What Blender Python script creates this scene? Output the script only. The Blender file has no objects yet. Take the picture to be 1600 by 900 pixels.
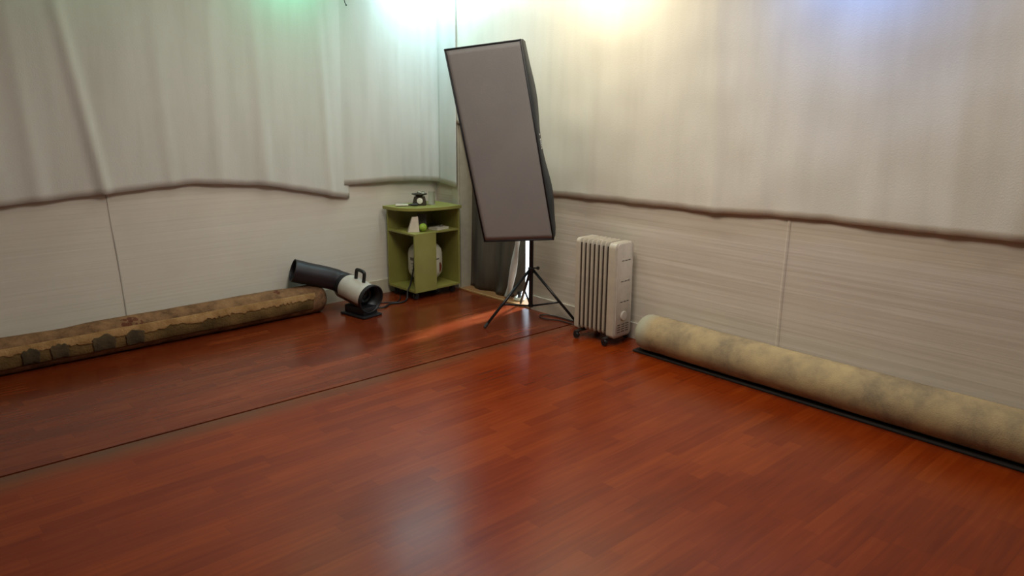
import bpy, bmesh, math, random
from mathutils import Vector, Matrix, noise
random.seed(7)
C = bpy.context.scene.collection
S = bpy.context.scene
PI = math.pi
R = math.radians

# ------------------------------------------------------------------ camera
F_PX = 1200.0; PITCH = R(14.0); ROLL = R(0.4); AZ = R(46.86); CAM_H = 1.5
fw = Vector((math.cos(AZ)*math.cos(PITCH), math.sin(AZ)*math.cos(PITCH), -math.sin(PITCH)))
r0 = Vector((math.sin(AZ), -math.cos(AZ), 0.0)); u0 = r0.cross(fw)
rt = r0*math.cos(ROLL)+u0*math.sin(ROLL); up = -r0*math.sin(ROLL)+u0*math.cos(ROLL)
cd = bpy.data.cameras.new('camera'); cam = bpy.data.objects.new('camera', cd); C.objects.link(cam)
cd.sensor_width = 36; cd.lens = F_PX*36/1600; cd.clip_start = .02
cam.matrix_world = Matrix(((rt.x, up.x, -fw.x, 0), (rt.y, up.y, -fw.y, 0), (rt.z, up.z, -fw.z, CAM_H), (0, 0, 0, 1)))
S.camera = cam

# ------------------------------------------------------------------ world, lights, exposure
S.view_settings.view_transform = 'Standard'; S.view_settings.look = 'None'
S.view_settings.gamma = 1; S.view_settings.use_curve_mapping = False
S.view_settings.exposure = 0.0
w = bpy.data.worlds.new('sky'); S.world = w; w.use_nodes = True
bg = w.node_tree.nodes['Background']; bg.inputs[0].default_value = (.70, .86, 1, 1); bg.inputs[1].default_value = 2.2

def lamp(name, kind, loc, col, power, target=None, size=.1, size_y=None, spot=None, blend=1.0):
    d = bpy.data.lights.new(name, kind); d.color = col; d.energy = power
    if kind == 'AREA':
        d.size = size
        if size_y: d.shape = 'RECTANGLE'; d.size_y = size_y
    elif kind == 'SUN': d.angle = size
    else: d.shadow_soft_size = size
    if kind == 'SPOT': d.spot_size = spot; d.spot_blend = blend
    o = bpy.data.objects.new(name, d); C.objects.link(o); o.location = loc
    if target is not None:
        o.rotation_euler = (Vector(target)-Vector(loc)).to_track_quat('-Z', 'Y').to_euler()
    return o
# daylight through the gap beside the doorway curtain
lamp('daylight', 'SUN', (7, 3.6, 3), (.76, .90, 1), 17.0, target=(7-1, 3.6-.09, 3-.46), size=R(6))
# unseen ambient fill added under the ceiling, and the coloured wall washers
lamp('ambient_fill', 'AREA', (2.05, 2.15, 2.66), (1, .94, .85), 46, target=(2.05, 2.15, 0), size=1.1)
lamp('room_glow', 'AREA', (2.4, 3.8, 2.66), (1, .93, .86), 10, target=(2.4, 3.8, 0), size=.8)
lamp('wash_cyan', 'AREA', (3.52, 4.66, 2.42), (.50, .86, 1), 11.0, target=(3.74, 4.88, 1.9), size=.75, size_y=.10)
lamp('wash_warm', 'AREA', (3.42, 3.15, 2.42), (1, .90, .70), 9.5, target=(3.78, 3.15, 1.8), size=.5, size_y=.12)
lamp('wash_blue', 'AREA', (3.50, 1.66, 2.34), (.05, .26, 1), 5.0, target=(3.78, 1.66, 1.9), size=.35, size_y=.1)
lamp('wash_amber', 'AREA', (3.42, .25, 2.36), (1, .90, .72), 6.5, target=(3.78, .25, 1.8), size=.4, size_y=.1)
lamp('wash_cool', 'AREA', (3.46, 4.05, 2.46), (.70, .90, 1), 5.0, target=(3.78, 4.05, 1.9), size=.6, size_y=.10)
lamp('wash_green', 'AREA', (2.58, 4.66, 2.42), (.04, 1, .60), 2.0, target=(2.58, 4.9, 2.15), size=.22, size_y=.08)
lamp('wash_lime', 'AREA', (1.3, 4.66, 2.46), (.30, 1, .55), .5, target=(1.3, 4.9, 2.1), size=.22, size_y=.08)

# ------------------------------------------------------------------ helpers
def lin(r, g, b):
    f = lambda c: (c/255/12.92) if c/255 <= .04045 else ((c/255+.055)/1.055)**2.4
    return (f(r), f(g), f(b), 1)

def mat(name, col, rough=.6, metal=0, spec=.5, col2=None, scale=20, stretch=(1, 1, 1), bump=0, bscale=None, lo=.35, hi=.65, detail=4):
    m = bpy.data.materials.new(name); m.use_nodes = True
    nt = m.node_tree; b = nt.nodes['Principled BSDF']
    b.inputs['Base Color'].default_value = col; b.inputs['Roughness'].default_value = rough
    b.inputs['Metallic'].default_value = metal; b.inputs['Specular IOR Level'].default_value = spec
    tc = nt.nodes.new('ShaderNodeTexCoord'); mp = nt.nodes.new('ShaderNodeMapping'); mp.inputs['Scale'].default_value = stretch
    nt.links.new(tc.outputs['Object'], mp.inputs[0])
    n = nt.nodes.new('ShaderNodeTexNoise'); n.inputs['Scale'].default_value = scale; n.inputs['Detail'].default_value = detail
    nt.links.new(mp.outputs[0], n.inputs['Vector'])
    rp = nt.nodes.new('ShaderNodeValToRGB'); rp.color_ramp.elements[0].position = lo; rp.color_ramp.elements[1].position = hi
    rp.color_ramp.elements[0].color = col
    c2 = col2 or tuple(min(1, c*1.12) for c in col[:3])+(1,)
    rp.color_ramp.elements[1].color = c2
    nt.links.new(n.outputs['Fac'], rp.inputs[0]); nt.links.new(rp.outputs[0], b.inputs['Base Color'])
    if bump:
        n2 = nt.nodes.new('ShaderNodeTexNoise'); n2.inputs['Scale'].default_value = bscale or scale*4; n2.inputs['Detail'].default_value = 3
        nt.links.new(mp.outputs[0], n2.inputs['Vector'])
        bp = nt.nodes.new('ShaderNodeBump'); bp.inputs['Strength'].default_value = bump; bp.inputs['Distance'].default_value = .01
        nt.links.new(n2.outputs['Fac'], bp.inputs['Height']); nt.links.new(bp.outputs[0], b.inputs['Normal'])
    return m

class MB:
    def __init__(s): s.bm = bmesh.new()
    def box(s, a, b, bev=0, seg=2, mx=None):
        c = [(a[i]+b[i])/2 for i in range(3)]; d = [abs(b[i]-a[i]) for i in range(3)]
        g = bmesh.ops.create_cube(s.bm, size=1, matrix=Matrix.Translation(c) @ Matrix.Diagonal((*d, 1)))
        vs = g['verts']
        if bev:
            es = list({e for v in vs for e in v.link_edges})
            q = bmesh.ops.bevel(s.bm, geom=es, offset=bev, segments=seg, affect='EDGES', profile=.5)
            vs = [v for v in q['verts']]
            seen = set(); st = list(vs)
            while st:
                v = st.pop()
                if v in seen: continue
                seen.add(v)
                for e in v.link_edges: st.append(e.other_vert(v))
            vs = list(seen)
        if mx is not None: bmesh.ops.transform(s.bm, matrix=mx, verts=vs)
        return s
    def lathe(s, prof, seg=32, mx=Matrix.Identity(4), cap=True, arc=(0, 2*PI)):
        # profile of (radius, height) around local z
        full = abs(arc[1]-arc[0]-2*PI) < 1e-6
        n = seg if full else seg+1
        rings = []
        for r, h in prof:
            rings.append([s.bm.verts.new(mx @ Vector((r*math.cos(arc[0]+(arc[1]-arc[0])*i/seg), r*math.sin(arc[0]+(arc[1]-arc[0])*i/seg), h))) for i in range(n)])
        for k in range(len(rings)-1):
            for i in range(seg):
                j = (i+1) % n
                s.bm.faces.new((rings[k][i], rings[k][j], rings[k+1][j], rings[k+1][i]))
        if cap and full:
            for rg, fl in ((rings[0], True), (rings[-1], False)):
                s.bm.faces.new(rg[::-1] if fl else rg)
        return s
    def tube(s, pts, r, seg=10, cap=True):
        pts = [Vector(p) for p in pts]; rings = []; n0 = None
        for i, p in enumerate(pts):
            t = (pts[min(i+1, len(pts)-1)]-pts[max(i-1, 0)]).normalized()
            if n0 is None:
                n0 = t.orthogonal().normalized()
            n0 = (n0-t*n0.dot(t)).normalized(); b = t.cross(n0)
            rr = r[i] if isinstance(r, (list, tuple)) else r
            rings.append([s.bm.verts.new(p+(n0*math.cos(2*PI*k/seg)+b*math.sin(2*PI*k/seg))*rr) for k in range(seg)])
        for a, c in zip(rings, rings[1:]):
            for k in range(seg): s.bm.faces.new((a[k], a[(k+1) % seg], c[(k+1) % seg], c[k]))
        if cap: s.bm.faces.new(rings[0][::-1]); s.bm.faces.new(rings[-1])
        return s
    def grid(s, f, nu, nv):
        vs = [[s.bm.verts.new(f(i/nu, j/nv)) for j in range(nv+1)] for i in range(nu+1)]
        for i in range(nu):
            for j in range(nv): s.bm.faces.new((vs[i][j], vs[i+1][j], vs[i+1][j+1], vs[i][j+1]))
        return s
    def prism(s, poly, z0, z1, mx=Matrix.Identity(4)):
        a = [s.bm.verts.new(mx @ Vector((x, y, z0))) for x, y in poly]; b = [s.bm.verts.new(mx @ Vector((x, y, z1))) for x, y in poly]
        s.bm.faces.new(a[::-1]); s.bm.faces.new(b); n = len(poly)
        for i in range(n): s.bm.faces.new((a[i], a[(i+1) % n], b[(i+1) % n], b[i]))
        return s
    def build(s, name, m, parent=None, smooth=None, bevel=0, solid=0, off=None):
        bmesh.ops.recalc_face_normals(s.bm, faces=s.bm.faces)
        if off is not None: bmesh.ops.translate(s.bm, vec=-Vector(off), verts=s.bm.verts)
        me = bpy.data.meshes.new(name); s.bm.to_mesh(me); s.bm.free()
        o = bpy.data.objects.new(name, me); C.objects.link(o); me.materials.append(m)
        if parent: o.parent = parent
        elif off is not None: o.location = off
        if bevel:
            md = o.modifiers.new('bevel', 'BEVEL'); md.width = bevel; md.segments = 2; md.limit_method = 'ANGLE'
        if solid:
            md = o.modifiers.new('thickness', 'SOLIDIFY'); md.thickness = solid; md.offset = 0
        if smooth is not None:
            for p in me.polygons: p.use_smooth = True
            if smooth > 0: me.set_sharp_from_angle(angle=R(smooth))
        return o

def tag(o, label, cat, group=None, kind=None):
    o['label'] = label; o['category'] = cat
    if group: o['group'] = group
    if kind: o['kind'] = kind
    return o
def thing(name, label, cat, loc=(0, 0, 0), rz=0, group=None):
    o = bpy.data.objects.new(name, None); C.objects.link(o); o.location = loc; o.rotation_euler = (0, 0, rz)
    o.empty_display_size = .05
    return tag(o, label, cat, group)
def struct(o): o['kind'] = 'structure'; return o
def smoothpath(pts, n=8):
    pts = [Vector(p) for p in pts]; out = []
    P = [pts[0]]+pts+[pts[-1]]
    for i in range(1, len(P)-2):
        for k in range(n):
            t = k/n; a, b, c, d = P[i-1], P[i], P[i+1], P[i+2]
            out.append(.5*((2*b)+(c-a)*t+(2*a-5*b+4*c-d)*t*t+(3*b-a-3*c+d)*t**3))
    out.append(pts[-1]); return out
def interp(tab, x):
    if x <= tab[0][0]: return tab[0][1]
    for (a, p), (b, q) in zip(tab, tab[1:]):
        if x <= b: return p+(q-p)*(x-a)/(b-a)
    return tab[-1][1]

# ------------------------------------------------------------------ structure
XW, YW, XB, YB, ZC = 3.79, 4.94, -2.6, -2.2, 2.75
D0, D1, DTOP = 3.862, 4.65, 1.98       # doorway in the right wall (y range, top)

def floor_mat(name, c1, c2, c3, rough, wear_y=None):
    m = bpy.data.materials.new(name); m.use_nodes = True; nt = m.node_tree; N = nt.nodes.new; L = nt.links.new
    b = nt.nodes['Principled BSDF']; tc = N('ShaderNodeTexCoord'); sp = N('ShaderNodeSeparateXYZ'); L(tc.outputs['Object'], sp.inputs[0])
    def M(op, a, bb=None):
        n = N('ShaderNodeMath'); n.operation = op
        for i, v in enumerate((a, bb)):
            if v is None: continue
            if isinstance(v, (int, float)): n.inputs[i].default_value = v
            else: L(v, n.inputs[i])
        return n.outputs[0]
    row = M('FLOOR', M('DIVIDE', sp.outputs[1], .064))
    wn = N('ShaderNodeTexWhiteNoise'); wn.noise_dimensions = '1D'; L(row, wn.inputs['W'])
    xx = M('ADD', M('DIVIDE', sp.outputs[0], .42), M('MULTIPLY', wn.outputs[0], 7.3))
    col = M('FLOOR', xx)
    cb = N('ShaderNodeCombineXYZ'); L(row, cb.inputs[0]); L(col, cb.inputs[1])
    w2 = N('ShaderNodeTexWhiteNoise'); w2.noise_dimensions = '2D'; L(cb.outputs[0], w2.inputs['Vector'])
    mp = N('ShaderNodeMapping'); mp.inputs['Scale'].default_value = (1.6, 22, 1); L(tc.outputs['Object'], mp.inputs[0])
    gn = N('ShaderNodeTexNoise'); gn.inputs['Scale'].default_value = 2.2; gn.inputs['Detail'].default_value = 5; L(mp.outputs[0], gn.inputs['Vector'])
    big = N('ShaderNodeTexNoise'); big.inputs['Scale'].default_value = 1.7; big.inputs['Detail'].default_value = 3; L(tc.outputs['Object'], big.inputs['Vector'])
    v = M('ADD', M('ADD', M('MULTIPLY', w2.outputs[0], .22), M('MULTIPLY', gn.outputs['Fac'], .5)), M('MULTIPLY', big.outputs['Fac'], .5))
    rp = N('ShaderNodeValToRGB'); e = rp.color_ramp.elements
    e[0].position = .28; e[0].color = c1; e[1].position = .9; e[1].color = c3
    k = e.new(.62); k.color = c2
    L(v, rp.inputs[0]); out = rp.outputs[0]
    # joints between boards
    fy = M('FRACT', M('DIVIDE', sp.outputs[1], .064)); fx = M('FRACT', xx)
    j = M('MAXIMUM', M('LESS_THAN', fy, .022), M('LESS_THAN', fx, .004))
    mx = N('ShaderNodeMix'); mx.data_type = 'RGBA'; L(M('MULTIPLY', j, .22), mx.inputs[0]); L(out, mx.inputs[6]); mx.inputs[7].default_value = (.02, .008, .005, 1); out = mx.outputs[2]
    if wear_y:
        d = M('SUBTRACT', wear_y, sp.outputs[1])
        nn = N('ShaderNodeTexNoise'); nn.inputs['Scale'].default_value = 3; L(tc.outputs['Object'], nn.inputs['Vector'])
        f = M('MULTIPLY', M('SUBTRACT', 1.0, M('DIVIDE', d, .17)), M('ADD', nn.outputs['Fac'], .2)); f = M('MINIMUM', M('MAXIMUM', f, 0), .8)
        m2 = N('ShaderNodeMix'); m2.data_type = 'RGBA'; L(f, m2.inputs[0]); L(out, m2.inputs[6]); m2.inputs[7].default_value = lin(84, 66, 44); out = m2.outputs[2]
    L(out, b.inputs['Base Color'])
    rr = M('ADD', rough, M('MULTIPLY', big.outputs['Fac'], .12)); L(rr, b.inputs['Roughness'])
    b.inputs['Specular IOR Level'].default_value = .42
    bp = N('ShaderNodeBump'); bp.inputs['Strength'].default_value = .08; bp.inputs['Distance'].default_value = .004
    L(gn.outputs['Fac'], bp.inputs['Height']); L(bp.outputs[0], b.inputs['Normal'])
    return m
SEAM_Y0, SEAM_Y1 = 3.49, 3.372     # seam runs very slightly skewed
fm1 = floor_mat('laminate_near', lin(96, 28, 3), lin(124, 45, 7), lin(142, 60, 15), .19, 3.43)
fm2 = floor_mat('laminate_far', lin(84, 28, 10), lin(110, 43, 17), lin(132, 64, 32), .18)
b = MB(); b.prism([(XB, YB), (XW, YB), (XW, SEAM_Y1-.004), (XB, 3.52)], -.05, 0); struct(b.build('floor', fm1))
b = MB(); b.prism([(XB, 3.527), (XW, SEAM_Y1+.004), (XW, YW), (XB, YW)], -.05, 0.003); struct(b.build('floor', fm2))
b = MB(); b.prism([(XB, 3.50), (XW, SEAM_Y1-.02), (XW, SEAM_Y1+.02), (XB, 3.54)], -.09, -.052); struct(b.build('trim_1', mat('dark_gap', lin(20, 14, 10), .9)))

def wall_mat(name, c1, c2, stripe, horiz_axis):
    m = bpy.data.materials.new(name); m.use_nodes = True; nt = m.node_tree; N = nt.nodes.new; L = nt.links.new
    b = nt.nodes['Principled BSDF']; tc = N('ShaderNodeTexCoord')
    mp = N('ShaderNodeMapping'); mp.inputs['Scale'].default_value = (.35, .35, 26); L(tc.outputs['Object'], mp.inputs[0])
    n = N('ShaderNodeTexNoise'); n.inputs['Scale'].default_value = 1.6; n.inputs['Detail'].default_value = 4; n.inputs['Roughness'].default_value = .65; L(mp.outputs[0], n.inputs['Vector'])
    n2 = N('ShaderNodeTexNoise'); n2.inputs['Scale'].default_value = 2.3; n2.inputs['Detail'].default_value = 3; L(tc.outputs['Object'], n2.inputs['Vector'])
    a = N('ShaderNodeMath'); a.operation = 'MULTIPLY_ADD'; L(n.outputs['Fac'], a.inputs[0]); a.inputs[1].default_value = stripe
    q = N('ShaderNodeMath'); q.operation = 'MULTIPLY'; L(n2.outputs['Fac'], q.inputs[0]); q.inputs[1].default_value = 1-stripe; L(q.outputs[0], a.inputs[2])
    rp = N('ShaderNodeValToRGB'); rp.color_ramp.elements[0].position = .36; rp.color_ramp.elements[1].position = .64
    rp.color_ramp.elements[0].color = c1; rp.color_ramp.elements[1].color = c2; L(a.outputs[0], rp.inputs[0]); L(rp.outputs[0], b.inputs['Base Color'])
    b.inputs['Roughness'].default_value = .75; b.inputs['Specular IOR Level'].default_value = .25
    bp = N('ShaderNodeBump'); bp.inputs['Strength'].default_value = .25; bp.inputs['Distance'].default_value = .006; L(n.outputs['Fac'], bp.inputs['Height']); L(bp.outputs[0], b.inputs['Normal'])
    return m
wl = wall_mat('left_wall_cloth', lin(212, 207, 194), lin(222, 217, 204), .45, 0)
wr = wall_mat('right_wall_cloth', lin(196, 184, 164), lin(216, 206, 188), .80, 1)
T = .16
# left wall, split at the vertical joint of its covering
JL = 1.40
b = MB(); b.box((XB, YW, 0), (XW, YW+T, ZC)); struct(b.build('wall_left', wl))
b = MB(); b.box((XW, YB, 0), (XW+T, D0, ZC)); b.box((XW, D1, 0), (XW+T, YW+T, ZC)); b.box((XW, D0, DTOP), (XW+T, D1, ZC)); struct(b.build('wall_right', wr))
b = MB(); b.box((XB-T, YB-T, 0), (XB, YW+T, ZC)); struct(b.build('wall_rear', wl))
b = MB(); b.box((XB, YB-T, 0), (XW+T, YB, ZC)); struct(b.build('wall_front', wl))
b = MB(); b.box((XB-T, YB-T, ZC), (XW+T, YW+T, ZC+.1)); struct(b.build('ceiling', mat('ceiling_paint', lin(170, 160, 145), .9)))
mt = mat('cream_trim', lin(186, 180, 158), .5)
mbl = mat('white_trim', lin(188, 178, 160), .55)
b = MB(); b.box((XB, YW-.013, 0), (XW, YW, .112), .003); struct(b.build('baseboard_left', mt))
b = MB(); b.box((XW-.013, YB, 0), (XW, D0-.03, .108), .003); struct(b.build('baseboard_right', mbl))
b = MB(); b.box((XW-.016, D1, 0), (XW, D1+.075, 2.05), .003); struct(b.build('trim_2', mt))
b = MB(); b.box((XW-.004, D0-.03, 0), (XW, D0, 2.05), .001); struct(b.build('trim_3', mbl))
b = MB(); b.box((XW, D1-.012, .0), (XW+T, D1, DTOP), .002); struct(b.build('trim_4', mt))
# vertical joints of the wall covering: a folded lap
seam = mat('joint_tape', lin(172, 167, 156), .7, col2=lin(205, 200, 188), scale=3)
b = MB(); b.grid(lambda u, v: Vector((1.325+.05*(1-v)+.004*math.sin(v*7), YW-.0015-.002*math.sin(PI*u), .02+v*1.4)) + Vector((u*.010, 0, 0)), 6, 24); struct(b.build('trim_5', seam, smooth=0))
b = MB(); b.grid(lambda u, v: Vector((XW-.0015-.004*math.sin(PI*u), 1.912+u*.02+.004*math.sin(v*6), .02+v*1.4)), 6, 24); struct(b.build('trim_6', wr, smooth=0))
# threshold of the doorway
b = MB(); b.box((XW-.012, D0-.02, 0), (XW+T, D1, .012), .003); struct(b.build('trim_7', mat('tan_threshold', lin(150, 104, 62), .45, col2=lin(172, 124, 78), scale=6, stretch=(8, 1, 1))))
b = MB(); b.box((XW-.020, D0+.04, .003), (XW-.011, D1, .016), .002); struct(b.build('trim_8', mat('light_strip', lin(196, 156, 104), .35)))
# ground outside the doorway
b = MB(); b.box((XW+T, 0, -.06), (9, 9, -.01)); struct(b.build('trim_9', mat('outside_concrete', lin(200, 200, 198), .9)))

# ------------------------------------------------------------------ drapes
def drape_mat(name, c1, c2):
    m = bpy.data.materials.new(name); m.use_nodes = True; nt = m.node_tree; N = nt.nodes.new; L = nt.links.new
    b = nt.nodes['Principled BSDF']; tc = N('ShaderNodeTexCoord')
    mp = N('ShaderNodeMapping'); mp.inputs['Scale'].default_value = (7, 7, .9); L(tc.outputs['Object'], mp.inputs[0])
    n = N('ShaderNodeTexNoise'); n.inputs['Scale'].default_value = 1.3; n.inputs['Detail'].default_value = 5; L(mp.outputs[0], n.inputs['Vector'])
    rp = N('ShaderNodeValToRGB'); rp.color_ramp.elements[0].position = .35; rp.color_ramp.elements[1].position = .62
    rp.color_ramp.elements[0].color = c1; rp.color_ramp.elements[1].color = c2; L(n.outputs['Fac'], rp.inputs[0]); L(rp.outputs[0], b.inputs['Base Color'])
    b.inputs['Roughness'].default_value = .85; b.inputs['Specular IOR Level'].default_value = .2
    w = N('ShaderNodeTexNoise'); w.inputs['Scale'].default_value = 160; w.inputs['Detail'].default_value = 2; L(tc.outputs['Object'], w.inputs['Vector'])
    bp = N('ShaderNodeBump'); bp.inputs['Strength'].default_value = .25; bp.inputs['Distance'].default_value = .003; L(w.outputs['Fac'], bp.inputs['Height']); L(bp.outputs[0], b.inputs['Normal'])
    return m
dl = drape_mat('left_drape_cloth', lin(203, 202, 193), lin(211, 210, 202))
dr = drape_mat('right_drape_cloth', lin(213, 208, 190), lin(220, 215, 197))
ZT = 2.6
def fold(s, v, ridges, amp=.010, seed=0):
    # v 0 bottom .. 1 top; displacement away from the wall
    k = (1-v)**.8
    d = amp*.5*(.3+.7*k)*(1+1.2*noise.noise(Vector((s*3.1+seed, v*.5, seed))) + .35*noise.noise(Vector((s*8.3+seed, v*.9, 2.2))))
    for c, wd, a, lean in ridges:
        x = s-(c+lean*v)
        d += a*k*math.exp(-(x/wd)**2)
    return d+.012*k
def drape_left(x0, x1, tab, ridges, name, label, seed, base):
    b = MB()
    def f(u, v):
        x = x0+(x1-x0)*u; z0 = interp(tab, x)+.004*noise.noise(Vector((x*9, 3, 1))); z = z0+(ZT-z0)*v
        return Vector((x, YW-base*(1-.5*max(0, (x-2.6)/.4)**2)-fold(x, v, ridges, seed=seed)*min(1, max(.25, (3.0-x)/.12)), z))
    b.grid(f, int((x1-x0)*60), 40)
    return tag(b.build(name, dl, smooth=0, solid=.003), label, 'drape', None)
drape_left(-2.4, 2.975, [(-2.4, .93), (.80, .905), (1.33, .93), (1.85, .955), (2.35, .905), (2.955, .768)],
  [(1.33, .035, .026, -.22), (.80, .07, .012, -.1), (2.33, .05, .016, -.02), (1.72, .04, .009, -.05), (2.82, .03, .012, -.06), (2.02, .05, .006, 0), (1.0, .05, .010, -.1), (.45, .06, .014, -.1)],
  'wall_drape', 'wide off-white cloth drape hanging over the left wall above the rolled brown rug', 1, .017)
# the narrower sheet that turns the corner
b = MB()
XS = 2.90; L1, L2 = 3.79-.03-XS, .27
tab2 = [(2.9, .868), (2.99, .865), (3.3, .872), (3.52, .862), (3.9, .83), (4.2, .79)]
def fc(u, v):
    s = XS+u*(L1+L2); z0 = interp(tab2, s); z = z0+(ZT-z0)*v
    d = .006+.024*min(1, max(0, (s-2.95)/.25))+fold(s, v, [(3.42, .02, .010, 0), (3.6, .02, .010, 0), (3.68, .015, .008, 0)], .006, 5)
    c = XS+L1; r = .05
    if s < c-r: return Vector((s, YW-d, z))
    if s < c+r:
        a = (s-c+r)/(2*r)*PI/2; return Vector((c-r+.02*0+math.sin(a)*r, YW-d-(1-math.cos(a))*r, z))
    return Vector((c-(d-.03)*.5, YW-d*.0-.03-r-(s-c-r), z))
b.grid(fc, 70, 40)
tag(b.build('wall_drape', dl, smooth=0, solid=.003), 'narrow off-white cloth sheet turning the room corner above the green cabinet', 'drape')
b = MB()
tab3 = [(-2.1, .90), (.6, .905), (.86, .915), (1.35, .905), (1.7, .903), (1.93, .897), (2.35, .872), (3.0, .866), (3.62, .850), (3.84, .845), (3.855, 1.30), (4.70, 1.30)]
rid3 = [(2.36, .04, .012, .1), (2.0, .05, -.006, .05), (1.15, .05, .014, .06), (1.5, .06, .012, .03), (2.8, .06, .01, 0), (.9, .05, .018, 0), (3.3, .05, .012, 0)]
def fr(u, v):
    y = 4.70+(-2.1-4.70)*u; z0 = interp(tab3, y)+.004*noise.noise(Vector((y*9, 8, 1))); z = z0+(ZT-z0)*v
    dz = -.0
    return Vector((XW-.012-.5*fold(y, v, rid3, .014, 9)-.004*noise.noise(Vector((y*4, z*4, 3)))*2, y, z))
b.grid(fr, 400, 44)
tag(b.build('wall_drape', dr, smooth=0, solid=.003), 'wide cream cloth drape hanging over the right wall above the radiator', 'drape')

# black wire end poking down over the left drape near the top
WX, WZ = 2.958, 2.100
b = MB(); b.tube(smoothpath([(WX-.01, 4.87, WZ+.25), (WX-.004, 4.862, WZ+.10), (WX, 4.855, WZ+.045), (WX+.004, 4.853, WZ+.018), (WX+.012, 4.85, WZ)]), .0028, 8)
b.lathe([(.0001, -.006), (.005, -.004), (.005, .004), (.0001, .006)], 10, Matrix.Translation((WX+.012, 4.85, WZ)))
tag(b.build('hanging_wire', mat('black_wire', lin(22, 24, 24), .5), smooth=40), 'thin black wire end curling down over the left drape at the top', 'wire')

# grey curtain in the doorway
mg = mat('grey_curtain', lin(84, 76, 66), .85, col2=lin(106, 97, 85), scale=3, stretch=(4, 4, .6), bump=.2, bscale=60, spec=.2)
mlit = mat('daylit_cloth', lin(205, 202, 196), .5, spec=.3)  # pale colour stands for daylight on the curtain's fold
cur = thing('door_curtain', 'dark grey curtain drawn across the doorway behind the softbox stand', 'curtain', (3.9, 4.3, 0))
def edge_y(z):  # right hand edge of the curtain: pulled back towards its foot
    return interp([(.02, 4.10), (.06, 4.02), (.12, 3.985), (.47, 3.985), (.58, 3.86), (2, 3.85)], z)
def fcur(u, v):
    z = .0125+v*1.945; y1 = edge_y(z)+.035; y = 4.645+(y1-4.645)*u
    k = u*26+2*noise.noise(Vector((u*3, v*1.3, 0)))
    x = 3.885+.016*math.sin(k*.55+2.5*v)+.03*noise.noise(Vector((u*3+v*1.2, v*1.5, 4)))
    sw = .03*math.exp(-((z-.15)/.25)**2)*math.sin(PI*u)
    return Vector((x-sw, y, z))
b = MB(); b.grid(fcur, 90, 60); b.build('curtain_cloth', mg, cur, smooth=0, solid=.003, off=(3.9, 4.3, 0))
def ffold(u, v):
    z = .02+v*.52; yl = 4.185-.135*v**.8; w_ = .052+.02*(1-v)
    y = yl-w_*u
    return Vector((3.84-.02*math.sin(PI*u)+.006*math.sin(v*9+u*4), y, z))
b = MB(); b.grid(ffold, 12, 40); o = b.build('daylit_fold', mlit, cur, smooth=0, solid=.002, off=(3.9, 4.3, 0)); o['label'] = 'strip painted pale as the daylit fold of the curtain edge'
b = MB(); b.tube([(3.905, D0, 1.965), (3.905, D1-.012, 1.965)], .008); b.build('curtain_rod', mat('rod_steel', lin(150, 150, 150), .3, .9), cur, off=(3.9, 4.3, 0))

# pale round thing in the doorway
dsp = thing('door_stop', 'small pale round disc with a black knob in the doorway gap', 'door stop', (3.868, 4.045, .012))
b = MB(); b.lathe([(.034, 0), (.042, .004), (.042, .018), (.036, .026), (.03, .022), (0.001, .02)], 32, cap=False); b.build('disc', mat('pale_plastic', lin(205, 205, 190), .35), dsp, smooth=40)
b = MB(); b.lathe([(.001, .02), (.013, .02), (.013, .045), (.018, .05), (.016, .062), (.001, .066)], 20, cap=False); b.build('knob', mat('black_knob', lin(22, 22, 22), .4), dsp, smooth=40)

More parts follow.
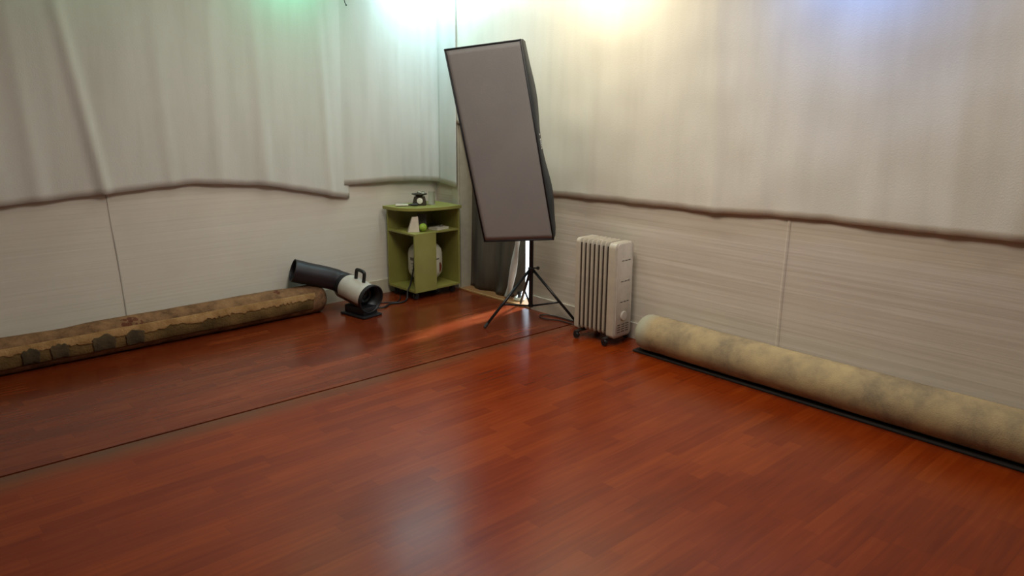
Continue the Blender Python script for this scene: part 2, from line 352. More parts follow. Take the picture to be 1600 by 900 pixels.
# ------------------------------------------------------------------ rolled brown rug (left)
def rug_left_mat():
    m = bpy.data.materials.new('brown_pattern_rug'); m.use_nodes = True; nt = m.node_tree; N = nt.nodes.new; L = nt.links.new
    b = nt.nodes['Principled BSDF']; tc = N('ShaderNodeTexCoord'); b.inputs['Roughness'].default_value = .95; b.inputs['Specular IOR Level'].default_value = .1
    v = N('ShaderNodeTexNoise'); v.inputs['Scale'].default_value = 9; v.inputs['Detail'].default_value = 6; v.inputs['Roughness'].default_value = .7; L(tc.outputs['Object'], v.inputs['Vector'])
    rp = N('ShaderNodeValToRGB'); e = rp.color_ramp.elements; e[0].position = .33; e[0].color = lin(84, 62, 44); e[1].position = .66; e[1].color = lin(152, 116, 82)
    k = e.new(.48); k.color = lin(126, 95, 68)
    L(v.outputs['Fac'], rp.inputs[0]); out = rp.outputs[0]
    # dark red ornaments
    vo = N('ShaderNodeTexVoronoi'); vo.inputs['Scale'].default_value = 3.1; L(tc.outputs['Object'], vo.inputs['Vector'])
    v3 = N('ShaderNodeTexVoronoi'); v3.inputs['Scale'].default_value = 34; L(tc.outputs['Object'], v3.inputs['Vector'])
    lt = N('ShaderNodeMath'); lt.operation = 'LESS_THAN'; L(vo.outputs['Distance'], lt.inputs[0]); lt.inputs[1].default_value = .23
    l2 = N('ShaderNodeMath'); l2.operation = 'LESS_THAN'; L(v3.outputs['Distance'], l2.inputs[0]); l2.inputs[1].default_value = .52
    ml = N('ShaderNodeMath'); ml.operation = 'MULTIPLY'; L(lt.outputs[0], ml.inputs[0]); L(l2.outputs[0], ml.inputs[1])
    m2 = N('ShaderNodeMath'); m2.operation = 'MULTIPLY'; L(ml.outputs[0], m2.inputs[0]); m2.inputs[1].default_value = .7
    mx = N('ShaderNodeMix'); mx.data_type = 'RGBA'; L(m2.outputs[0], mx.inputs[0]); L(out, mx.inputs[6]); mx.inputs[7].default_value = lin(84, 34, 26)
    L(mx.outputs[2], b.inputs['Base Color'])
    n = N('ShaderNodeTexNoise'); n.inputs['Scale'].default_value = 120; L(tc.outputs['Object'], n.inputs['Vector'])
    bp = N('ShaderNodeBump'); bp.inputs['Strength'].default_value = .5; bp.inputs['Distance'].default_value = .005; L(n.outputs['Fac'], bp.inputs['Height']); L(bp.outputs[0], b.inputs['Normal'])
    return m
rl = thing('rolled_rug', 'old brown patterned rug rolled up along the left wall with torn edge', 'rug', (1.0, 4.81, 0))
def rl_r(x, a):
    r = .100+.008*noise.noise(Vector((x*1.7, 0, 0)))+.004*noise.noise(Vector((x*5, math.cos(a)*1.5, math.sin(a)*1.5)))
    if x > 2.58: r *= max(.02, 1-((x-2.58)/.085)**2.2)**.5 if x < 2.664 else .02
    return r
def rl_p(x, a, off=0):
    r = rl_r(x, a)+off; rr = r/.1
    z = .102*min(1, r/.1)+r*math.sin(a)*1.02
    cy = 4.812
    return Vector((x, cy+r*math.cos(a)*1.05, max(z+(.1-.102*min(1, r/.1)) if x > 2.58 else z, .002+off)))
def f(u, v):
    x = -1.6+u*(2.664+1.6) if u < .93 else None
    if x is None: x = (-1.6+.93*4.264)+(u-.93)/.07*(2.664-(-1.6+.93*4.264))
    return rl_p(x, v*2*PI)
b = MB(); b.grid(f, 220, 48); bmesh.ops.remove_doubles(b.bm, verts=b.bm.verts, dist=.0005)
b.build('rug_roll', rug_left_mat(), rl, smooth=0, off=(1.0, 4.81, 0))
# torn, frayed outer layer: angle pi is towards the room
mtan = mat('tan_backing', lin(140, 106, 66), .95, col2=lin(172, 136, 92), scale=14, bump=.5, bscale=90, spec=.1)
mold = mat('olive_backing', lin(86, 70, 42), .95, col2=lin(128, 102, 64), scale=7, bump=.5, bscale=90, spec=.1, detail=6)
A0 = PI*.80
def flap(u, v):
    x = -1.6+u*4.14; n1 = noise.noise(Vector((x*6, 1, 0))); n2 = noise.noise(Vector((x*26, 5, 0))); n3 = noise.noise(Vector((x*70, 9, 0)))
    low = A0+.42+.10*n1+.10*n2+.06*n3+(.10*n2+.10*n3 if x > 1.75 else 0)+(.25 if 1.0 < x < 1.75 else .0)*max(0, n1+.3)
    return rl_p(x, A0+(low-A0)*v, .006*(1-.3*v)+.001)
b = MB(); b.grid(flap, 520, 8); o = b.build('torn_edge', mtan, rl, smooth=0, solid=.004, off=(1.0, 4.81, 0)); o['label'] = 'ragged tan edge of the rug'
def under(u, v):
    x = -1.6+u*4.12
    return rl_p(x, A0+.02+v*1.15, .0025)
b = MB(); b.grid(under, 200, 12); o = b.build('worn_backing', mold, rl, smooth=0, solid=.002, off=(1.0, 4.81, 0)); o['label'] = 'olive brown worn backing'
# dark bare patches along the front
mdk = mat('dark_patch', lin(62, 50, 32), .95, col2=lin(86, 70, 44), scale=16, bump=.4)
for x0, x1 in ((.76, .85), (.90, .995), (1.11, 1.24), (1.29, 1.40)):
    def pf(u, v, x0=x0, x1=x1):
        n_ = noise.noise(Vector((u*4, v*4, x0*9)))
        w_ = .5+(u-.5)*(1-.15*v+.10*n_)
        a1 = A0+.24+.22*abs(2*u-1)**3+.10*noise.noise(Vector((u*5, x0*5, 1)))
        return rl_p(x0+(x1-x0)*w_, a1+v*(A0+1.05-a1+.1*n_), .0082)
    b = MB(); b.grid(pf, 24, 14); b.build('bare_patch', mdk, rl, smooth=0, solid=.002, off=(1.0, 4.81, 0))

# ------------------------------------------------------------------ rolled beige carpet (right)
rr = thing('rolled_carpet', 'long beige yellow carpet roll lying along the right wall beside the radiator', 'carpet', (3.64, 1.2, 0))
def carpet_mat():
    m = bpy.data.materials.new('beige_carpet'); m.use_nodes = True; nt = m.node_tree; N = nt.nodes.new; L = nt.links.new
    b = nt.nodes['Principled BSDF']; tc = N('ShaderNodeTexCoord'); b.inputs['Roughness'].default_value = 1; b.inputs['Specular IOR Level'].default_value = .05
    n = N('ShaderNodeTexNoise'); n.inputs['Scale'].default_value = 6; n.inputs['Detail'].default_value = 6; n.inputs['Roughness'].default_value = .65; L(tc.outputs['Object'], n.inputs['Vector'])
    rp = N('ShaderNodeValToRGB'); e = rp.color_ramp.elements; e[0].position = .34; e[0].color = lin(138, 124, 98); e[1].position = .66; e[1].color = lin(184, 164, 120)
    k = e.new(.5); k.color = lin(168, 149, 112)
    L(n.outputs['Fac'], rp.inputs[0])
    # colour turns greyish towards the far end
    sp = N('ShaderNodeSeparateXYZ'); L(tc.outputs['Object'], sp.inputs[0])
    mr = N('ShaderNodeMapRange'); mr.inputs['From Min'].default_value = 1.40; mr.inputs['From Max'].default_value = 1.47; L(sp.outputs[1], mr.inputs['Value'])
    mx = N('ShaderNodeMix'); mx.data_type = 'RGBA'; L(mr.outputs[0], mx.inputs[0]); L(rp.outputs[0], mx.inputs[6]); mx.inputs[7].default_value = lin(168, 166, 142)
    L(mx.outputs[2], b.inputs['Base Color'])
    q = N('ShaderNodeTexNoise'); q.inputs['Scale'].default_value = 150; q.inputs['Detail'].default_value = 2; L(tc.outputs['Object'], q.inputs['Vector'])
    bp = N('ShaderNodeBump'); bp.inputs['Strength'].default_value = .35; bp.inputs['Distance'].default_value = .004; L(q.outputs['Fac'], bp.inputs['Height']); L(bp.outputs[0], b.inputs['Normal'])
    return m
Y1, Y0 = 2.74, -1.2
def rr_p(y, a, off=0):
    r = .112+.004*noise.noise(Vector((y*1.3, 7, 0)))+.002*noise.noise(Vector((y*6, math.cos(a), math.sin(a))))
    t = (y-(Y1-.07))/.07
    if t > 0: r *= max(.0, 1-t**2.4)**.5*.999+.001
    cx = 3.648-(2.7-y)*.012
    return Vector((cx+(r+off)*math.cos(a), y, .122+(r+off)*math.sin(a)*.98))
def f(u, v):
    k = .9
    y = Y0+(Y1-.08-Y0)*u/k if u < k else (Y1-.08)+.08*math.sin((u-k)/(1-k)*PI/2)
    return rr_p(y, v*2*PI)
b = MB(); b.grid(f, 160, 48); bmesh.ops.remove_doubles(b.bm, verts=b.bm.verts, dist=.0004)
b.build('carpet_roll', carpet_mat(), rr, smooth=0, off=(3.64, 1.2, 0))
b = MB(); b.prism([(3.575, 2.74), (3.70, 2.74), (3.66, -1.2), (3.50, -1.2)], .001, .014)  # thin dark slab under the roll
o = b.build('dark_strip', mat('black_strip', lin(30, 24, 18), .8), rr, bevel=.004, off=(3.64, 1.2, 0)); o['label'] = 'dark strip under the roll'

# ------------------------------------------------------------------ green cabinet
gm = mat('green_paint', lin(136, 134, 66), .45, col2=lin(146, 143, 72), scale=5)
CX0, CX1, CY0, CY1 = 3.275, 3.715, 4.56, 4.90
cb = thing('corner_cabinet', 'olive green open shelf unit on casters in the room corner', 'cabinet', (3.5, 4.73, 0.003))
cof = (3.5, 4.73, .003)
def arc_top(x0, x1, y0, y1, z0, z1, r=.30):
    pts = [(x1, y1), (x0, y1), (x0, y1-.02)]
    n = 24
    ax, ay = x1-x0, (y1-.02)-y0       # bulging quarter ellipse front, blunt
    for i in range(1, n+1):
        a = PI/2*i/n; c = math.cos(a)**(.75); s_ = math.sin(a)**(.75)
        pts.append((x1-ax*c, y1-.02-ay*s_))
    return pts
b = MB(); b.prism(arc_top(CX0-.035, CX1+.005, CY0-.02, CY1, 0, 0), .668, .692); b.build('top', gm, cb, bevel=.002, off=cof)
b = MB(); b.box((CX0, CY1-.016, .07), (CX1, CY1, .668)); b.build('back_panel', gm, cb, bevel=.001, off=cof)
b = MB(); b.box((CX1-.016, CY0, .07), (CX1, CY1-.016, .668)); b.build('side_panel', gm, cb, bevel=.001, off=cof)
b = MB(); b.box((CX0, CY0, .066), (CX1-.016, CY1-.016, .082)); b.build('bottom_shelf', gm, cb, bevel=.001, off=cof)
b = MB(); b.box((CX0, CY0, .498), (CX1-.016, CY1-.016, .512)); b.build('shelf', gm, cb, bevel=.001, off=cof)
b = MB(); b.box((CX0, CY0-.014, .066), (CX0+.20, CY0, .512)); b.build('front_panel', gm, cb, bevel=.001, off=cof)
blk = mat('black_plastic', lin(26, 26, 26), .45)
for x, y in ((CX0+.04, CY0+.04), (CX1-.05, CY0+.04), (CX0+.04, CY1-.05), (CX1-.05, CY1-.05)):
    b = MB(); b.lathe([(.022, -.011), (.026, -.006), (.026, .006), (.022, .011)], 20, Matrix.Translation((x, y, .029)) @ Matrix.Rotation(PI/2, 4, 'X')); b.box((x-.012, y-.017, .03), (x+.012, y-.013, .066)); b.box((x-.012, y+.013, .03), (x+.012, y+.017, .066)); b.box((x-.016, y-.017, .058), (x+.016, y+.017, .066))
    b.build('caster', blk, cb, smooth=30, off=cof)

# gas bottle
gl = (3.505, 4.73, .082)
gb = thing('gas_bottle', 'white gas bottle with grey print standing inside the green cabinet', 'gas bottle', gl)
wm = mat('bottle_white', lin(196, 192, 176), .4)
b = MB(); b.lathe([(.001, .035), (.06, .038), (.105, .055), (.128, .09), (.132, .12), (.132, .235), (.124, .27), (.10, .30), (.05, .318), (.022, .322), (.001, .323)], 40, cap=False); b.build('bottle_body', wm, gb, smooth=50)
b = MB(); b.lathe([(.085, 0), (.09, 0), (.09, .05), (.085, .05)], 36, cap=False); b.build('foot_ring', wm, gb, smooth=30)
mpr = mat('grey_print', lin(96, 92, 84), .5)
for z, h, a0, a1 in ((.195, .024, 3.05, 3.95), (.168, .006, 3.15, 3.6), (.150, .005, 3.2, 3.95), (.118, .004, 3.1, 3.95), (.20, .012, 4.75, 5.0)):
    b = MB(); b.lathe([(.1335, z), (.1335, z+h)], 24, cap=False, arc=(a0, a1)); b.build('printed_label', mpr, gb, smooth=0)
b = MB()
b.grid(lambda u, v: Vector((.1338*math.cos(5.02+.28*u*(1-abs(2*v-1)*.6)), .1338*math.sin(5.02+.28*u*(1-abs(2*v-1)*.6)), .10+.075*v)), 6, 8)
b.build('red_mark', mat('red_brown_print', lin(120, 58, 36), .5), gb, smooth=0)
b = MB(); b.lathe([(.02, .318), (.022, .345), (.012, .35), (.012, .37), (.02, .372), (.02, .388), (.001, .39)], 20, cap=False); b.tube([(0, 0, .36), (-.045, -.02, .362)], .008)
b.build('valve', mat('dark_valve', lin(44, 42, 38), .4, .6), gb, smooth=35)

# hose from the bottle to the gas heater
b = MB()
b.tube(smoothpath([(3.46, 4.71, .444), (3.395, 4.67, .43), (3.345, 4.64, .37), (3.315, 4.62, .25), (3.285, 4.62, .13), (3.255, 4.62, .075), (3.23, 4.60, .02), (3.17, 4.58, .011), (3.08, 4.60, .011), (2.99, 4.55, .011), (2.90, 4.60, .02), (2.83, 4.60, .06)], 10), .0062, 10)
tag(b.build('gas_hose', mat('black_rubber', lin(20, 20, 22), .5), smooth=0), 'black rubber hose running from the gas bottle across the floor to the heater', 'hose')
b = MB()
b.tube(smoothpath([(2.86, 4.62, .06), (2.93, 4.66, .010), (3.05, 4.68, .0075), (3.16, 4.63, .0075), (3.24, 4.70, .0075), (3.32, 4.80, .0075), (3.45, 4.86, .0075)], 10), .004, 8)
tag(b.build('power_cord', mat('black_cord', lin(24, 22, 22), .5), smooth=0), 'thin black cord on the floor between the gas heater and the green cabinet', 'cord')

# things on the middle shelf
ZS = .5125
b = MB(); b.prism([(-.055, -.045), (.045, -.045), (.045, .045), (-.055, .045)], 0, .001)
b = MB()
def frust(b, c, bx, by, tx, ty, h, sh=(0, 0)):
    lo = [b.bm.verts.new((c[0]+sx*bx, c[1]+sy*by, c[2])) for sx, sy in ((-1, -1), (1, -1), (1, 1), (-1, 1))]
    hi = [b.bm.verts.new((c[0]+sh[0]+sx*tx, c[1]+sh[1]+sy*ty, c[2]+h)) for sx, sy in ((-1, -1), (1, -1), (1, 1), (-1, 1))]
    b.bm.faces.new(lo[::-1]); b.bm.faces.new(hi)
    for i in range(4): b.bm.faces.new((lo[i], lo[(i+1) % 4], hi[(i+1) % 4], hi[i]))
frust(b, (0, 0, 0), .042, .03, .022, .012, .112, (.014, .0))
o = b.build('card_stand', mat('white_card', lin(196, 184, 168), .6), bevel=.001); o.location = (3.345, 4.655, ZS); o.rotation_euler = (0, 0, R(-28))
tag(o, 'white tapered card block standing at the left of the cabinet shelf', 'card')
b = MB(); b.lathe([(.0005, 0)]+[(.031*math.sin(PI*i/16), .031-.031*math.cos(PI*i/16)) for i in range(1, 16)]+[(.0005, .062)], 32, cap=False)
o = b.build('ball', mat('lime_green', lin(140, 168, 52), .45, col2=lin(150, 180, 62), scale=60, bump=.2), smooth=0); o.location = (3.405, 4.615, ZS); tag(o, 'lime green ball on the middle shelf of the cabinet', 'ball')
b = MB(); b.box((-.035, -.012, 0), (.035, .012, .115), .002)
o = b.build('storage_box', mat('dark_grey_card', lin(78, 76, 72), .7)); o.location = (3.475, 4.72, ZS); o.rotation_euler = (0, 0, R(-40)); tag(o, 'dark grey upright box behind the green ball', 'box')
bk = thing('notebook', 'white closed notebook lying at the right of the cabinet shelf', 'book', (3.57, 4.635, ZS), R(8))
b = MB(); b.box((-.062, -.045, .002), (.060, .043, .013)); b.build('pages', mat('book_pages', lin(214, 210, 196), .8), bk)
b = MB(); b.box((-.065, -.047, 0), (.065, .047, .002), .0005); b.box((-.065, -.047, .013), (.065, .047, .0155), .0005); b.box((-.065, .043, .0), (.065, .047, .0155), .0005); b.build('cover', mat('book_cover', lin(190, 186, 172), .6), bk)
b = MB(); b.box((-.014, -.008, 0), (.014, .008, .012), .003); o = b.build('eraser', mat('grey_rubber', lin(120, 116, 104), .6)); o.location = (3.60, 4.645, ZS+.0157); tag(o, 'tiny grey block lying on the white notebook', 'eraser')

# things on the cabinet top
ZT2 = .6925
sc = thing('dial_scale', 'small dark scale with a round white dial on the green cabinet', 'scale', (3.47, 4.74, ZT2), R(-45))
dkb = mat('dark_brown', lin(58, 50, 36), .45)
b = MB(); frust(b, (0, 0, 0), .052, .036, .038, .026, .066); b.build('body', dkb, sc, bevel=.004)
b = MB(); b.lathe([(.02, .066), (.026, .070), (.058, .082), (.060, .087), (.05, .083), (.02, .075), (.001, .074)], 28, Matrix.Diagonal((1, .8, 1, 1)), cap=False); b.build('tray', mat('tray_dark', lin(50, 44, 34), .35), sc, smooth=40)
b = MB(); b.tube([Vector((.012+.028*math.cos(a), .016*math.sin(a), .096+.006*math.sin(a*2))) for a in [2*PI*i/24 for i in range(25)]], .0035, 8); b.tube([(.012, 0, .078), (.03, 0, .094)], .003); b.build('wire_ring', mat('bright_wire', lin(180, 176, 160), .3, .8), sc, smooth=0)
b = MB(); b.lathe([(.0225, 0), (.0225, .006), (.018, .008), (.001, .008)], 28, Matrix.Translation((.008, -.031, .036)) @ Matrix.Rotation(R(80), 4, 'X'), cap=False); b.build('dial', mat('dial_white', lin(225, 222, 205), .4), sc, smooth=40)
gls = bpy.data.materials.new('clear_glass'); gls.use_nodes = True; p = gls.node_tree.nodes['Principled BSDF']; p.inputs['Transmission Weight'].default_value = 1; p.inputs['Roughness'].default_value = .03; p.inputs['IOR'].default_value = 1.3; p.inputs['Base Color'].default_value = (.90, .95, .90, 1)
b = MB(); b.lathe([(.001, .0), (.024, .0), (.026, .004), (.026, .10), (.024, .10), (.024, .006), (.001, .005)], 28, cap=False); o = b.build('glass_tumbler', gls, smooth=40); o.location = (3.555, 4.70, ZT2); tag(o, 'clear straight glass standing right of the dial scale', 'glass')
br = thing('scraper', 'flat white bladed scraper with black handle lying on the cabinet top', 'scraper', (3.36, 4.75, ZT2), R(-38))
b = MB(); b.prism([(-.085, -.028), (.0, -.016), (.012, -.008), (.012, .008), (.0, .016), (-.085, .028)], .004, .016); b.build('blade', mat('white_plastic', lin(206, 202, 186), .4), br, bevel=.003)
b = MB(); b.tube(smoothpath([(.008, 0, .010), (.03, 0, .011), (.07, 0, .011), (.082, 0, .0105)], 6), [.006]*6+[.009]*12+[.005], 12); b.build('handle', blk, br, smooth=0)

# ------------------------------------------------------------------ torpedo gas heater
def pt(x, y, Y):
    d = fw*F_PX+rt*(x-800)+up*(450-y); t = Y/d.y; return Vector((0, 0, CAM_H))+d*t
P1 = Vector((2.80, 4.42, .135)); P0 = Vector((2.75, 4.745, .20)); P9 = Vector((2.445, 4.840, .318))
ax = (P0-P1).normalized(); LEN = (P0-P1).length
gh = thing('gas_heater', 'white and black torpedo gas heater tilted against the end of the brown rug', 'heater', (2.76, 4.45, 0.003))
gof = (2.76, 4.45, .003)
zx = ax; sx = Vector((0, 0, 1)).cross(zx).normalized(); sy = zx.cross(sx)   # sx sideways, sy up-ish
if sy.z < 0: sy = -sy; sx = -sx
MH = Matrix(((sx.x, sy.x, zx.x, P1.x), (sx.y, sy.y, zx.y, P1.y), (sx.z, sy.z, zx.z, P1.z), (0, 0, 0, 1)))
whm = mat('heater_white', lin(198, 192, 180), .4)
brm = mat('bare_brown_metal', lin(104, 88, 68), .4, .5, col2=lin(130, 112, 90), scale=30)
bkm = mat('heater_black', lin(26, 27, 30), .5)
rad = .092
# upper shell white, lower shell bare metal
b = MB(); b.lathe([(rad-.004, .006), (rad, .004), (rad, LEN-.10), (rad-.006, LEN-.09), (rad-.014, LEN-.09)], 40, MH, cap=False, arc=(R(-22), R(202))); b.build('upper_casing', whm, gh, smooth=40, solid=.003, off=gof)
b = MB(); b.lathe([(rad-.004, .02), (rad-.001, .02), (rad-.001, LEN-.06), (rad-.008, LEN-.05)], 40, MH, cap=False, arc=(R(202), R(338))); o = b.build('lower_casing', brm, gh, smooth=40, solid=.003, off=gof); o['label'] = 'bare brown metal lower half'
mlt = mat('dark_lettering', lin(30, 26, 22), .5)
for A_, n_, st_, ln_ in ((205, 9, .014, .008), (333, 5, .022, .013)):
    b = MB()
    for i in range(n_):
        a0 = R(A_+random.uniform(-2, 2)); a1 = a0+R(random.uniform(4, 8))*(1 if A_ < 300 else -1); z0 = .075+i*st_
        b.grid(lambda u, v: MH @ Vector(((rad+.0016)*math.cos(a0+(a1-a0)*v), (rad+.0016)*math.sin(a0+(a1-a0)*v), z0+u*ln_)), 1, 3)
    b.build('lettering', mlt, gh, off=gof)
b = MB(); b.lathe([(rad+.006, -.016), (rad+.011, -.014), (rad+.007, .016), (rad, .022), (rad-.006, .012), (rad+.001, -.012), (rad+.006, -.016)], 44, MH, cap=False); b.build('outlet_rim', bkm, gh, smooth=40, off=gof)
b = MB(); b.lathe([(rad-.006, .002), (rad-.010, .12), (rad-.03, .13), (.001, .132)], 44, MH, cap=False); b.lathe([(.03, .05), (.05, .052), (.052, .06), (.03, .07), (.001, .071)], 30, MH, cap=False); b.build('combustion_tube', mat('sooty_steel', lin(62, 66, 66), .45, .8), gh, smooth=40, solid=.002, off=gof)
b = MB(); b.lathe([(rad-.012, LEN-.125), (rad-.014, LEN-.03), (rad-.02, LEN), (.001, LEN+.002)], 40, MH, cap=False); b.build('rear_casing', bkm, gh, smooth=40, off=gof)
dx = (P9-P0).normalized(); st0 = P0-dx*.03+Vector((0, 0, .012))
b = MB(); r2 = .076
b.tube(smoothpath([st0-dx*.03+(P1-P0)*.12, st0+dx*.05, st0+dx*.14, st0.lerp(P9, .78), P9], 8), [r2*.96]*8+[r2]*8+[r2*1.0]*8+[r2*1.03]*8+[r2*1.04], 40, cap=False)
b.build('rear_duct', mat('duct_black', lin(30, 32, 38), .45, col2=lin(44, 34, 36), scale=5), gh, smooth=0, solid=.004, off=gof)
b = MB()
b.tube(smoothpath([MH @ Vector(q) for q in ((0, rad-.004, .085), (0, rad+.058, .085), (0, rad+.072, .10), (0, rad+.070, .150), (0, rad+.058, .165), (0, rad-.006, .165))], 5), .0125, 12); b.build('handle', blk, gh, smooth=0, off=gof)
MB_ = MB(); bs = Vector((2.79, 4.50, 0))
yaw = math.atan2(ax.y, ax.x); mb = Matrix.Translation(bs) @ Matrix.Rotation(yaw, 4, 'Z')
MB_.box((-.10, -.085, .003), (.15, .085, .020), .006, mx=mb); MB_.box((-.075, -.065, .018), (.13, .065, .075), .012, mx=mb)
MB_.build('base', bkm, gh, smooth=30, off=gof)

# ------------------------------------------------------------------ softbox on tripod
st = thing('light_stand', 'black tripod stand holding up the tall grey softbox', 'tripod stand', (3.612, 3.664, .003))
sof = (3.612, 3.664, .003)
sbk = mat('stand_black', lin(18, 18, 19), .35)
ctr = Vector((3.612, 3.664, 0))
b = MB(); b.tube([ctr+Vector((0, 0, .085)), ctr+Vector((0, 0, .75))], .015, 16); b.tube([ctr+Vector((0, 0, .74)), ctr+Vector((0, 0, 1.26))], .0105, 16); b.build('pole', sbk, st, smooth=30, off=sof)
b = MB(); b.lathe([(.014, -.022), (.021, -.018), (.021, .018), (.014, .022)], 18, Matrix.Translation(ctr+Vector((0, 0, .345)))); b.build('collar', sbk, st, smooth=30, off=sof)
b = MB(); b.lathe([(.013, -.012), (.018, -.010), (.018, .010), (.013, .012)], 18, Matrix.Translation(ctr+Vector((0, 0, .094)))); b.build('lower_collar', sbk, st, smooth=30, off=sof)
b = MB(); b.tube([ctr+Vector((0, 0, .36)), ctr+Vector((.024, -.036, .362))], .005, 8); b.lathe([(.004, -.006), (.012, -.005), (.012, .005), (.004, .006)], 12, Matrix.Translation(ctr+Vector((.026, -.04, .362))) @ Matrix.Rotation(PI/2, 4, 'X')); b.build('knob', blk, st, smooth=30, off=sof)
feet = [Vector((3.205, 3.685, .012)), Vector((3.735, 3.335, .012)), Vector((3.80, 3.96, .018))]
for ft in feet:
    d = (ft-ctr); d.z = 0; d.normalize(); top = ctr+d*.018+Vector((0, 0, .345))
    b = MB(); b.tube([top, ft+(top-ft).normalized()*.02], .0095, 10); lg = b.build('leg', sbk, st, smooth=0, off=sof)
    b = MB(); b.tube([ft+(top-ft).normalized()*.035, ft], [.011, .009], 10); b.build('rubber_foot', blk, lg, smooth=30, off=sof)
    mid = top.lerp(ft, .60)
    b = MB(); b.tube([ctr+d*.016+Vector((0, 0, .094)), mid], .0065, 8); b.build('brace', sbk, st, smooth=0, off=sof)

k = .955
c0 = Vector((0, 0, CAM_H))+(Vector((3.370, 3.707, 1.177))-Vector((0, 0, CAM_H)))*k
SW, SH = .5*k, 1.3*k
rx, ry, rz = -.256, .486, .104
n0 = -Vector((math.cos(ry), math.sin(ry), 0)); ri = Vector((math.sin(ry), -math.cos(ry), 0))
nn = n0*math.cos(rx)+Vector((0, 0, math.sin(rx))); uu = Vector((0, 0, math.cos(rx)))-n0*math.sin(rx)
r2v = ri*math.cos(rz)+uu*math.sin(rz); u2v = -ri*math.sin(rz)+uu*math.cos(rz)
MS = Matrix(((r2v.x, u2v.x, nn.x, c0.x), (r2v.y, u2v.y, nn.y, c0.y), (r2v.z, u2v.z, nn.z, c0.z), (0, 0, 0, 1)))
sb = thing('softbox', 'tall rectangular softbox with grey diffuser front and black sides', 'softbox', tuple(c0))
def sbuild(b, name, m, **kw): return b.build(name, m, sb, off=tuple(c0), **kw)
b = MB()
def fd(u, v):
    x = (u-.5)*(SW-.012); y = (v-.5)*(SH-.012); return MS @ Vector((x, y, -.001-.002*math.sin(PI*u)*math.sin(PI*v)))
b.grid(fd, 20, 40); sbuild(b, 'diffuser', mat('diffuser_cloth', lin(150, 149, 146), .8, col2=lin(155, 154, 151), scale=3, bump=.15, bscale=200, spec=.2), smooth=0, solid=.002)
b = MB()
co = [(-SW/2, -SH/2), (SW/2, -SH/2), (SW/2, SH/2), (-SW/2, SH/2)]
for i in range(4):
    p, q = co[i], co[(i+1) % 4]; b.tube([MS @ Vector((p[0], p[1], 0)), MS @ Vector((q[0], q[1], 0))], .0052, 10)
for p in co: b.lathe([(.0005, -.0055), (.0055, -.003), (.0055, .003), (.0005, .0055)], 10, MS @ Matrix.Translation((p[0], p[1], 0)), cap=False)
sbuild(b, 'black_edging', mat('edging_black', lin(20, 24, 28), .6), smooth=0)
# fabric body: rings from front to back with puckers between the rods
b = MB(); rings = []
prof = [(0, 1, 1), (.05, .985, .99), (.12, .93, .95), (.19, .78, .85), (.25, .56, .66), (.29, .34, .40), (.305, .20, .18)]
NP = 24
for d, sx_, sy_ in prof:
    ring = []
    for side in range(4):
        p, q = co[side], co[(side+1) % 4]
        for j in range(NP):
            t = j/NP; x = p[0]+(q[0]-p[0])*t; y = p[1]+(q[1]-p[1])*t
            pucker = math.sin(PI*t)*(.0 if d == 0 else 1)
            ox = oy = 0
            dd = math.sin(min(1, d/.2)*PI/2)
            if side == 1: ox = dd*(.022*math.exp(-((t-.74)/.15)**2)+.026*math.exp(-((t-.22)/.14)**2)-.004*math.exp(-((t-.48)/.12)**2)); 
            if side == 3: ox = -dd*.01*math.sin(2*PI*t)
            ring.append(b.bm.verts.new(MS @ Vector((x*sx_+ox, y*sy_+oy, -d-.002))))
    rings.append(ring)
M_ = 4*NP
for a, c in zip(rings, rings[1:]):
    for j in range(M_): b.bm.faces.new((a[j], a[(j+1) % M_], c[(j+1) % M_], c[j]))
sbuild(b, 'side_fabric', mat('black_fabric', lin(36, 42, 46), .6, col2=lin(46, 52, 56), scale=12, bump=.2), smooth=50, solid=.003)
b = MB()
for (y0, y1, xo) in ((.135, .125, 0), (.118, .112, .001), (.107, .098, 0), (.093, .086, .001), (.08, .07, 0)):
    b.grid(lambda u, v: MS @ Vector((SW/2*.99+.006, -.01+y0+(y1-y0)*v-.10, -.045-u*.012-xo)), 1, 1)
b.lathe([(.0055, 0), (.0055, .001)], 12, MS @ Matrix.Translation((SW/2*.99+.006, .052, -.05)) @ Matrix.Rotation(PI/2, 4, 'Y'))
sbuild(b, 'white_logo', mat('logo_white', lin(215, 215, 215), .5), solid=.001)
b = MB(); b.lathe([(.05, -.365), (.06, -.36), (.065, -.34), (.065, -.30), (.055, -.29)], 28, MS); sbuild(b, 'lamp_head', blk, smooth=40)
tl = c0-nn*.34
b = MB(); b.tube([tl-Vector((0, 0, .02)), Vector((3.612, 3.664, 1.262))], .012, 12); b.lathe([(.016, -.03), (.019, -.028), (.019, .028), (.016, .03)], 16, Matrix.Translation((3.612, 3.664, 1.262))); sbuild(b, 'tilt_bracket', blk, smooth=30)

# ------------------------------------------------------------------ oil radiator
ang = R(-87.5)
rd = thing('oil_radiator', 'white oil-filled electric radiator on casters by the right wall', 'radiator', (3.536, 3.19, .0), ang)
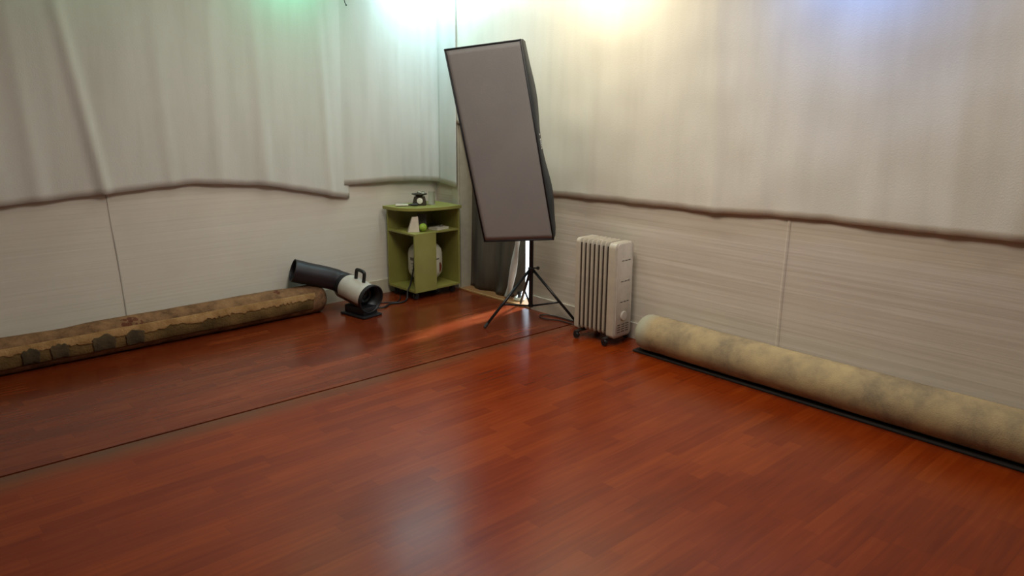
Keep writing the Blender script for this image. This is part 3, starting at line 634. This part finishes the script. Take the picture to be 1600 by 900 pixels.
# local x runs along the row of fins (0 .. .285), local y towards the wall (0 .. .155)
rw = mat('radiator_white', lin(186, 177, 156), .38); rw2 = mat('radiator_panel', lin(196, 188, 170), .42)
def plate(b, x0, x1, y0, y1, z0, z1, r, bev=.004):
    n = 8; pts = []
    for cx, cy, a0 in ((y1-r, z1-r, 0), (y0+r, z1-r, PI/2), (y0+r*.8, z0+r*.8, PI), (y1-r*.8, z0+r*.8, 1.5*PI)):
        rr_ = r if a0 < PI-.1 else r*.8
        for i in range(n+1):
            a = a0+PI/2*i/n; pts.append((cx+rr_*math.cos(a), cy+rr_*math.sin(a)))
    lay = [(x0, bev), (x0+bev, 0), (x1-bev, 0), (x1, bev)]; cy_, cz_ = (y0+y1)/2, (z0+z1)/2; R_ = []
    for x, ins in lay:
        R_.append([b.bm.verts.new((x, y+(-ins if y > cy_ else ins), z+(-ins if z > cz_ else ins))) for y, z in pts])
    for a, c in zip(R_, R_[1:]):
        for i in range(len(pts)): b.bm.faces.new((a[i], a[(i+1) % len(pts)], c[(i+1) % len(pts)], c[i]))
    b.bm.faces.new(R_[0][::-1]); b.bm.faces.new(R_[-1])
W_ = .18; ZB, ZTOP = .055, .650
b = MB(); plate(b, 0, .034, 0, W_, ZB, ZTOP-.004, .028); b.build('end_cap', rw, rd, smooth=40)
NF = 7; x0 = .040; stp = (.232-.040)/(NF-1)
fin0 = None
for i in range(NF-1):
    x = .0465+i*.0345
    if fin0 is None:
        b = MB(); plate(b, 0, .0150, .002, W_-.002, ZB+.006, ZTOP, .034, .0065)
        b.box((.004, .018, ZB+.02), (.0115, W_-.018, ZTOP-.02))
        fin0 = b.build('fin', rw, rd, smooth=40); fin0.location = (x, 0, 0)
    else:
        o = fin0.copy(); C.objects.link(o); o.parent = rd; o.location = (x, 0, 0)
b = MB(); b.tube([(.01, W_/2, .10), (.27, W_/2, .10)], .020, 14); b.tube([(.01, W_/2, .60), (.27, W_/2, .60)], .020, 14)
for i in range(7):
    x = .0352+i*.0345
    b.box((x-.001, .010, ZB+.03), (x+.0155, W_-.010, ZTOP-.030))  # dark fillers paint the shade into the gaps between the fins
b.build('core_gap_shade', mat('painted_gap_shade', lin(50, 38, 28), .6), rd, smooth=30)
b = MB(); plate(b, .256, .316, -.002, W_+.002, ZB-.008, ZTOP-.004, .034, .006); cp = b.build('control_housing', rw, rd, smooth=40)
b = MB(); plate(b, .315, .320, .010, W_-.010, ZB+.004, ZTOP-.008, .026, .002); pn = b.build('control_panel', rw2, rd, smooth=40)
msl = mat('slot_dark', lin(36, 30, 24), .8)
for zs, ys in (((.535, .405, .275), ((.055, .080), (.088, .112), (.120, .142))), ((.085, .100, .115, .130), ((.034, .064), (.076, .106), (.118, .148)))):
    for z in zs:
        b = MB()
        for y0, y1 in ys: b.box((.3195, y0, z-.0022), (.3208, y1, z+.0022))
        b.build('vent_slots', msl, pn)
b = MB(); b.lathe([(.030, 0), (.032, .004), (.026, .010), (.001, .011)], 28, Matrix.Translation((.3195, .090, .185)) @ Matrix.Rotation(PI/2, 4, 'Y'), cap=False); b.build('thermostat_dial', rw2, rd, smooth=30)
for x in (.040, .265):
    b = MB(); b.box((x-.014, -.028, .040), (x+.014, W_+.028, .052), .003); br_ = b.build('foot_bar', mat('foot_dark', lin(40, 34, 30), .5), rd)
    for y in (-.018, W_+.018):
        b = MB(); b.lathe([(.017, -.012), (.021, -.008), (.021, .008), (.017, .012)], 20, Matrix.Translation((x, y, .024)) @ Matrix.Rotation(PI/2, 4, 'X')); b.box((x-.010, y-.016, .024), (x+.010, y-.0125, .045)); b.box((x-.010, y+.0125, .024), (x+.010, y+.016, .045)); b.build('caster', blk, br_, smooth=30)

# cord of the radiator looping on the floor
b = MB(); b.tube(smoothpath([(3.66, 3.20, .10), (3.70, 3.28, .02), (3.71, 3.38, .0085), (3.705, 3.48, .0085), (3.66, 3.58, .0085), (3.70, 3.66, .0085), (3.755, 3.60, .0085), (3.765, 3.40, .0085), (3.76, 3.22, .0085)], 10), .0038, 8)
tag(b.build('power_cord', mat('brown_cord', lin(52, 36, 32), .5), smooth=0), 'thin brown cord looping on the floor left of the radiator', 'cord')
